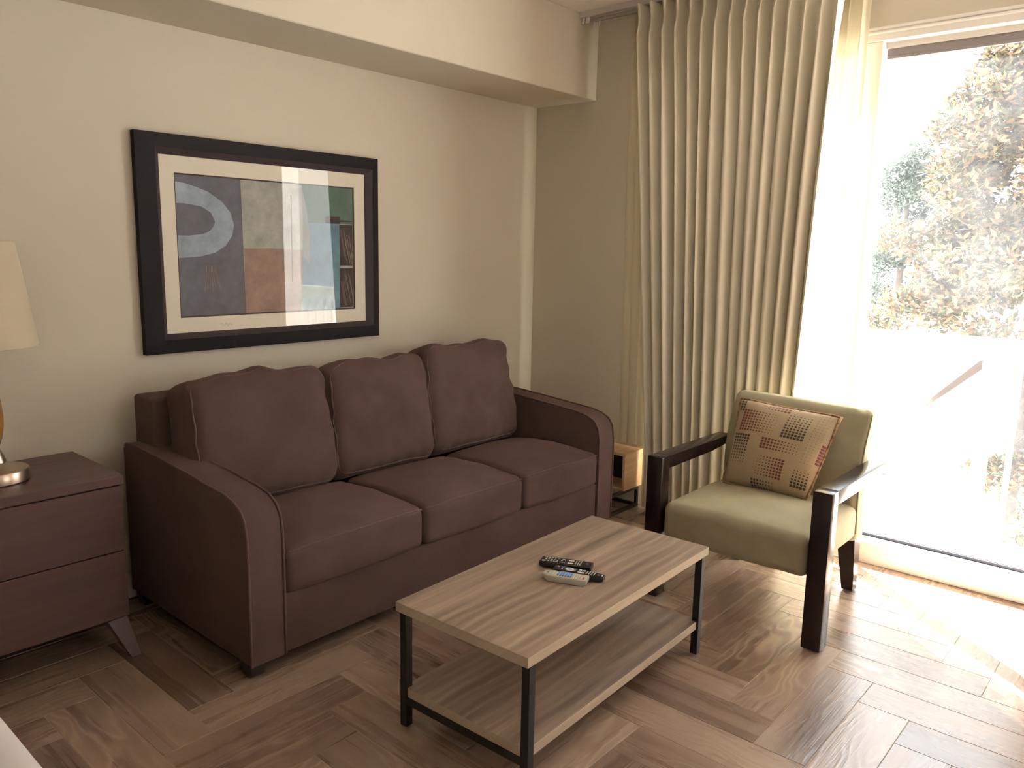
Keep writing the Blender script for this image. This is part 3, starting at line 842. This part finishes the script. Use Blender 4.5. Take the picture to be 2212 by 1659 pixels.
KW, KG, KB, KR, KD = M['key_white'], M['key_grey'], M['key_blue'], M['key_red'], M['key_dark']
# far remote (black): many small light keys
k1 = [(-.080+.010*i, -.014+.014*j, .0026, .0018, KW) for i in range(1, 5) for j in range(3)]
k1 += [(-.075, -.016, .0048, .0040, KW), (-.076, .016, .002, .002, KG)]
k1 += [(-.030, -.004, .002, .002, KW), (-.028, .013, .0045, .0014, KG), (-.012, .013, .005, .0014, KW), (-.014, -.012, .005, .0014, KW), (-.030, -.014, .005, .0014, KW), (-.016, .001, .002, .0028, KW), (-.004, .003, .0018, .0018, KG), (-.003, -.014, .0018, .0018, KG)]
k1 += [(.016, .010, .0095, .0036, KW), (.016, -.012, .0095, .0036, KW), (.017, -.001, .0018, .0018, KG)]
k1 += [(.033+.008*i, -.015+.010*j, .0017, .0015, KW) for i in range(3) for j in range(4)]
remote('black remote with rows of small pale keys, farthest of the three on the table', -1.8335, -1.7030, math.atan2(-.152, .068), .176, .052, .022, M['rem_black'], lambda u: 1-.10*(2*u-1)**4, k1,
       logo=([(.070, .004, .0012, .009), (.074, .004, .0006, .007)], KG))
k2 = [(-.072, .006, .0032, .0032, KG), (-.056, .004, .0036, .0034, KB), (-.056, -.006, .002, .0022, KW), (-.066, -.006, .0014, .0014, KG), (-.031, 0, .0052, .0036, KB),
      (-.013, .004, .0014, .0014, KW), (-.013, -.003, .0014, .0014, KW), (.003, .010, .0046, .0036, KW), (.016, .010, .0046, .0036, KW), (.010, -.008, .0112, .0040, KW), (.012, .003, .002, .0018, KB)]
k2 += [(.028+.0085*i, -.009+.007*j, .0015, .0015, KW) for i in range(4) for j in range(4)]
k2 += [(.080, 0, .0016, .0050, KW)]
remote('black remote with a white navigation ring, between the other two remotes', -1.8665, -1.7790, math.atan2(-.158, .046), .174, .040, .020, M['rem_black'], lambda u: (1-.35*max(0, (u-.6)/.4)**2)*(1-.12*(1-u)**6), k2, ring=(-.031, .0062, .0118),
       logo=([(.068, 0, .0035, .005)], KG))
k3 = [(-.040+.0085*i, -.0135+.009*j, .0021, .0021, KW) for i in range(2) for j in range(4)]
k3 += [(-.0225+.0085*i, -.0045+.009*j, .0034, .0034, KB) for i in range(6) for j in range(3)]
k3 += [(-.0225+.0085*i, -.0140, .0024, .0020, KD) for i in range(6)]
k3 += [(.0300+.0080*i, -.0140+.0085*j, .0019, .0019, KW) for i in range(4) for j in range(4)]
k3 += [(.0620, -.0140, .0030, .0026, KR), (.0620, -.0050, .0026, .0024, KR), (.0620, .0045, .0020, .0020, KW)]
remote('light grey remote with blue keys, nearest of the three on the table', -1.9225, -1.7675, math.atan2(-.130, .0525), .146, .047, .022, M['rem_grey'], lambda u: 1-.45*max(0, (.22-u)/.22)**2.2, k3,
       logo=([(-.058, .002, .0012, .009), (-.062, .003, .0005, .005)], KD))

# ------------------------------------------------------------------ chest with lamp
cs = thing('bedside_chest', 'dark brown two-drawer bedside chest with splayed legs left of the sofa', 'chest', (-3.07, -.25, 0))
CX0, CX1 = -3.395, -2.744
bm = bmesh.new(); box(bm, (CX0, -.468, .628), (CX1, -.018, .660), .002, 2); obj_from('top', bm, M['chest'], cs)
bm = bmesh.new(); box(bm, (CX0+.006, -.448, .142), (CX1-.006, -.022, .628), .002, 1); obj_from('carcass', bm, M['chest'], cs)
for z0, z1 in ((.391, .622), (.146, .387)):
    bm = bmesh.new(); box(bm, (CX0+.008, -.4655, z0), (CX1-.008, -.4485, z1), .002, 1); d = obj_from('drawer_front', bm, M['chest'], cs)
for sx in (0, 1):
    for sy in (0, 1):
        xt = CX1-.012 if sx else CX0+.012; xb = CX1+.012 if sx else CX0-.012; dx = -1 if sx else 1
        yt = -.455 if sy == 0 else -.04; yb = -.497 if sy == 0 else -.03; dy = 1 if sy == 0 else -1
        bm = bmesh.new()
        hexa(bm, ((xb, yb, 0), (xb+dx*.035, yb, 0), (xb+dx*.035, yb+dy*.035, 0), (xb, yb+dy*.035, 0)), ((xt, yt, .142), (xt+dx*.07, yt, .142), (xt+dx*.07, yt+dy*.06, .142), (xt, yt+dy*.06, .142)), .002)
        obj_from('leg', bm, M['chest'], cs)
lx, ly, lz = -3.066, -.245, .660
lp = thing('table_lamp', 'table lamp with cream tapered shade and amber body on the bedside chest', 'lamp', (lx, ly, lz))
bm = bmesh.new(); lathe(bm, [(.0, 0), (.096, 0), (.100, .003), (.100, .036), (.097, .040), (0, .042)], (lx, ly, lz), 56, cap=False); obj_from('base', bm, M['nickel'], lp, auto=40)
bm = bmesh.new(); lathe(bm, [(.0, .041), (.010, .041), (.010, .055), (.033, .058), (.036, .064), (.030, .085), (.020, .108), (.019, .115), (0, .116)], (lx, ly, lz), 32, cap=False); obj_from('stem_foot', bm, M['nickel'], lp, auto=40)
bm = bmesh.new(); lathe(bm, [(.0, .115), (.020, .115), (.030, .145), (.037, .185), (.038, .22), (.034, .27), (.027, .32), (.021, .37), (.017, .42), (0, .421)], (lx, ly, lz), 40, cap=False); obj_from('body', bm, M['amber'], lp, smooth=True)
bm = bmesh.new(); lathe(bm, [(.0, .42), (.009, .42), (.009, .50), (.018, .505), (.018, .56), (0, .561)], (lx, ly, lz), 24, cap=False); obj_from('neck', bm, M['nickel'], lp, auto=40)
bm = bmesh.new(); lathe(bm, [(.0, .56), (.014, .562), (.026, .60), (.03, .63), (.022, .66), (0, .675)], (lx, ly, lz), 20, cap=False); obj_from('bulb', bm, M['plastic_white'], lp, smooth=True)
bm = bmesh.new(); prof_s = [(.156, .452), (.158, .450), (.1105, .790), (.1085, .790), (.156, .452)]
lathe(bm, prof_s, (lx, ly, lz), 64, cap=False); sh_o = obj_from('lamp_shade', bm, M['shade'], lp, smooth=False, auto=40)
def hoop(z, r): return [(lx+r*math.cos(2*PI*k/64), ly+r*math.sin(2*PI*k/64), lz+z) for k in range(64)]
bm = bmesh.new(); tube(bm, hoop(.452, .1585), .0022, 6, closed=True); obj_from('lower_ring', bm, M['shade'], sh_o, smooth=True)
bm = bmesh.new(); tube(bm, hoop(.788, .1112), .0022, 6, closed=True); obj_from('upper_ring', bm, M['shade'], sh_o, smooth=True)
for k in range(3):
    a = 2*PI*k/3; bm = bmesh.new(); tube(bm, [(lx, ly, lz+.785), (lx+.110*math.cos(a), ly+.110*math.sin(a), lz+.785)], .0016, 6)
    obj_from('spoke', bm, M['nickel'], sh_o, smooth=True)
bm = bmesh.new(); tube(bm, [(lx, ly, lz+.56), (lx, ly, lz+.79)], .003, 8); obj_from('finial_rod', bm, M['nickel'], lp, smooth=True)

# ------------------------------------------------------------------ little oak side table in the corner
sd = thing('side_table', 'small light oak open box side table on a black metal base beside the sofa arm', 'side table', (-.11, -.66, 0))
X0, X1, Y0, Y1, Z0, Z1 = -.199, -.016, -.866, -.46, .123, .338
bm = bmesh.new(); t_ = .016
box(bm, (X0, Y0, Z1-t_), (X1, Y1, Z1)); box(bm, (X0, Y0, Z0), (X1, Y1, Z0+t_))
box(bm, (X0, Y0, Z0+t_), (X1, Y0+t_, Z1-t_)); box(bm, (X0, Y1-t_, Z0+t_), (X1, Y1, Z1-t_))
obj_from('box_body', bm, M['oak'], sd)
bm = bmesh.new(); box(bm, (X1-.02, Y0+t_, Z0+t_), (X1-.008, Y1-t_, Z1-t_)); obj_from('back_panel', bm, M['black_metal'], sd)
b_ = .018
def bar(a, b):
    bm = bmesh.new(); box(bm, a, b, .001, 1); return bm
FX0, FX1 = X0-.135, X1-.02-b_        # the frame runs on past the box, behind the sofa arm
for y in (Y0+.004, Y1-.004-b_):
    for x in (FX0, FX1): obj_from('leg', bar((x, y, b_), (x+b_, y+b_, Z0-b_)), M['black_metal'], sd)
    obj_from('floor_bar', bar((FX0+b_, y, 0), (FX1, y+b_, b_)), M['black_metal'], sd)
    obj_from('top_bar', bar((FX0, y, Z0-b_), (FX1+b_, y+b_, Z0)), M['black_metal'], sd)
for x in (FX0, FX1): obj_from('floor_bar', bar((x, Y0+.004, 0), (x+b_, Y1-.004, b_)), M['black_metal'], sd)

# ------------------------------------------------------------------ bed corner
bd = thing('bed', 'bed with smooth white bedding, only its corner in view at lower left', 'bed', (-4.6, -2.2, 0))
BX, BY0, BY1 = -3.435, -1.36, -2.95
def beddef(p):
    q = p.copy(); q.z += wrinkle(p, 2, .006, 2.5); return q
bm = rbox((1.0, .80, .17), .06, (20, 18, 4), 5, beddef, Matrix.Translation((BX-1.0, (BY0+BY1)/2, .40))); obj_from('duvet', bm, M['bed'], bd, smooth=True)
bm = bmesh.new(); box(bm, (BX-1.96, BY1+.03, .08), (BX-.03, BY0-.03, .235), .01, 2); obj_from('bed_base', bm, M['espresso'], bd)
for x in (BX-1.9, BX-.16):
    for y in (BY1+.1, BY0-.18):
        bm = bmesh.new(); box(bm, (x, y, 0), (x+.07, y+.07, .082)); obj_from('leg', bm, M['espresso'], bd)

# ------------------------------------------------------------------ balcony and outdoors
bm = bmesh.new(); box(bm, (.16, -6.5, -.28), (1.06, .6, -.115)); struct('balcony_floor', bm, M['concrete'])
rl_ = thing('balcony_railing', 'white balcony railing with a broad top rail outside the glass door', 'railing', (.96, -2.5, -.115))
bm = bmesh.new(); box(bm, (.905, -6.4, .922), (1.02, .5, 1.038), .006, 2); obj_from('top_rail', bm, M['outwhite'], rl_)
bm = bmesh.new(); box(bm, (.91, -6.4, -.115), (1.03, .5, -.075), .004, 1); obj_from('kerb', bm, M['outwhite'], rl_)
for y in (-2.375, -4.3, -6.2, -.4):
    bm = bmesh.new(); box(bm, (.94, y-.035, -.075), (.99, y+.035, .922)); obj_from('post', bm, M['outwhite'], rl_)
for k in range(14):
    y = -2.509-.135*k
    if y < -4.22: break
    bm = bmesh.new(); box(bm, (.95, y-.013, -.075), (.976, y+.013, .922)); obj_from('baluster', bm, M['outwhite'], rl_)
bm = bmesh.new(); box(bm, (1.3, -60, -3.4), (60, 60, -3.2)); struct('ground', bm, M['concrete'])

def leaves(bm, spots, n, size, seed, rl, shell=.75):
    rng = random.Random(seed); tot = sum(s[3]*s[4]*s[5] for s in spots)
    for (cx, cy, cz, rx, ry, rz) in spots:
        k = int(n*(rx*ry*rz)/tot)
        for _ in range(k):
            th = rng.uniform(0, 2*PI); cp = rng.uniform(-1, 1); r = rng.uniform(shell, 1)**.5*rng.uniform(.8, 1.08)
            sp = math.sqrt(1-cp*cp)
            p = Vector((cx+rx*r*sp*math.cos(th), cy+ry*r*sp*math.sin(th), cz+rz*r*cp))
            a = Vector((rng.gauss(0, 1), rng.gauss(0, 1), rng.gauss(.3, .7))).normalized()
            b = a.orthogonal().normalized(); b.rotate(Matrix.Rotation(rng.uniform(0, 2*PI), 3, a))
            L = size*rng.uniform(.7, 1.3); w = L*.2; nn = a.cross(b)
            q = [bm.verts.new(p), bm.verts.new(p+a*L*.5+b*w+nn*L*.06), bm.verts.new(p+a*L), bm.verts.new(p+a*L*.5-b*w+nn*L*.06)]
            v = min(1, max(0, rng.gauss(.52, .27)))
            for f in (bm.faces.new((q[0], q[1], q[2])), bm.faces.new((q[0], q[2], q[3]))):
                for lp in f.loops: lp[rl] = (v, v, v, 1)
def tree(name, label, trunk, branches, spots, n, size, mat, seed, group=None, shell=.5):
    t = thing(name, label, 'tree', trunk[0][0], group)
    bm = bmesh.new(); tube(bm, [p for p, r in trunk], [r for p, r in trunk], 10); obj_from('trunk', bm, M['bark'], t, smooth=True)
    if branches:
        bm = bmesh.new()
        for br in branches: tube(bm, [p for p, r in br], [r for p, r in br], 6)
        obj_from('branches', bm, M['bark'], t, smooth=True)
    bm = bmesh.new(); rl = bm.loops.layers.float_color.new('rnd'); leaves(bm, spots, n, size, seed, rl, shell)
    obj_from('foliage', bm, mat, t)
def magnolia():
    rng = random.Random(12); X, Y = 7.2, -1.62
    spots = []
    for k in range(420):
        z = rng.uniform(-2.2, 4.0); t = (z+2.4)/6.6
        R = 1.75*math.sqrt(max(.02, 1-((z-.7)/3.75)**2)) if z > .7 else 1.8
        if z < -.1: R *= .8
        th = rng.uniform(0, 2*PI); r = R*math.sqrt(rng.uniform(.25, 1))
        s = rng.uniform(.16, .30)
        x, y = X+r*math.cos(th), Y-.10+r*math.sin(th)*.95
        if z < 0.62 and y > -1.60: continue
        if z < .3 and x < X+.05 and y > Y-.45 and rng.random() < .8: continue          # clear stem on the window side
        spots.append((x, y, z, s*1.2, s*1.2, s*.8))
    br = []
    for k in range(16):
        z = rng.uniform(1.0, 2.8); th = rng.uniform(0, 2*PI); L = rng.uniform(.6, 1.3)
        br.append([((X, Y, z), .04), ((X+L*.5*math.cos(th), Y+L*.5*math.sin(th), z+.22), .026), ((X+L*math.cos(th), Y+L*math.sin(th), z+.6), .01)])
    tree('magnolia_tree', 'tall bronze and green leaved tree close behind the balcony railing', [((X, Y, -3.2), .17), ((X+.03, Y+.02, -1.5), .14), ((X-.02, Y-.02, 0), .12), ((X, Y, 2), .07), ((X, Y, 3.6), .03)], br, spots, 85000, .105, M['magnolia'], 5, shell=.15)
magnolia()
rngT = random.Random(6)
sp = [(14+rngT.uniform(-.5, .5), 1.80+rngT.uniform(-.75, .4), rngT.uniform(.5, 3.6), .36, .36, .32) for _ in range(44)]
sp = [s_ for s_ in sp if abs(s_[1]-1.75) < .85-.17*(s_[2]-.5)]
tree('dark_tree', 'slim dark green tree far behind the bronze tree', [((14, 1.75, -3.2), .16), ((14, 1.75, 3), .05)], [], sp, 11000, .11, M['darkleaf'], 8, shell=.1)
sp = [(15+rngT.uniform(-.4, .4), 2.75+rngT.uniform(-.35, .35), rngT.uniform(.5, 3.2), .3, .3, .3) for _ in range(20)]
tree('far_tree', 'thin hazy tree farthest left through the glass door', [((15, 2.75, -3.2), .12), ((15, 2.75, 2.9), .04)], [], sp, 2600, .09, M['darkleaf'], 18, shell=.1)
# pale neighbouring house seen under the rail
hs = thing('house', 'pale neighbouring house with a sloping brown roof edge under the railing', 'house', (18.5, 2.0, -3.2))
bm = bmesh.new(); prism(bm, [(-.55, -3.2), (4.2, -3.2), (4.2, -1.6), (1.8, -.35), (-.55, -1.6)], 0, 17.3, 21); obj_from('wall', bm, M['stucco'], hs)
bm = bmesh.new(); prism(bm, [(1.72, -2.17), (1.60, -1.92), (.40, -.62), (.40, -.90)], 0, 17.0, 17.28); obj_from('roof_edge', bm, M['roof'], hs)

# ------------------------------------------------------------------ light
w = bpy.data.worlds.new('sky'); scene.world = w; w.use_nodes = True
nt = w.node_tree; nt.nodes.clear()
bg = nt.nodes.new('ShaderNodeBackground'); wo = nt.nodes.new('ShaderNodeOutputWorld')
tc = nt.nodes.new('ShaderNodeTexCoord'); sx = nt.nodes.new('ShaderNodeSeparateXYZ'); cr = nt.nodes.new('ShaderNodeValToRGB')
nt.links.new(tc.outputs['Generated'], sx.inputs[0]); nt.links.new(sx.outputs[2], cr.inputs[0])
cr.color_ramp.elements[0].position = 0; cr.color_ramp.elements[0].color = (1, .97, .92, 1)
cr.color_ramp.elements[1].position = .7; cr.color_ramp.elements[1].color = (.80, .90, 1, 1)
nt.links.new(cr.outputs[0], bg.inputs[0]); bg.inputs[1].default_value = 5.5
nt.links.new(bg.outputs[0], wo.inputs[0])
sun = bpy.data.lights.new('sun', 'SUN'); sun.energy = 150; sun.angle = .012; sun.color = (1, 1, 1)
so = bpy.data.objects.new('sun', sun); COL.objects.link(so)
el = math.radians(44); az = Vector((.63, .777, 0)).normalized()
d = Vector((-az.x*math.cos(el), -az.y*math.cos(el), -math.sin(el)))
so.rotation_euler = d.to_track_quat('-Z', 'Y').to_euler(); so.location = (6, 6, 8)

vs = scene.view_settings
scene.display_settings.display_device = 'sRGB'
vs.view_transform = 'Standard'; vs.look = 'None'; vs.gamma = 1; vs.exposure = 0.53; vs.use_curve_mapping = False
cy = scene.cycles
cy.use_denoising = True; cy.use_adaptive_sampling = True; cy.adaptive_threshold = .02
cy.max_bounces = 9; cy.diffuse_bounces = 6; cy.transparent_max_bounces = 14; cy.glossy_bounces = 4
cy.caustics_reflective = False; cy.caustics_refractive = False; cy.sample_clamp_indirect = 8
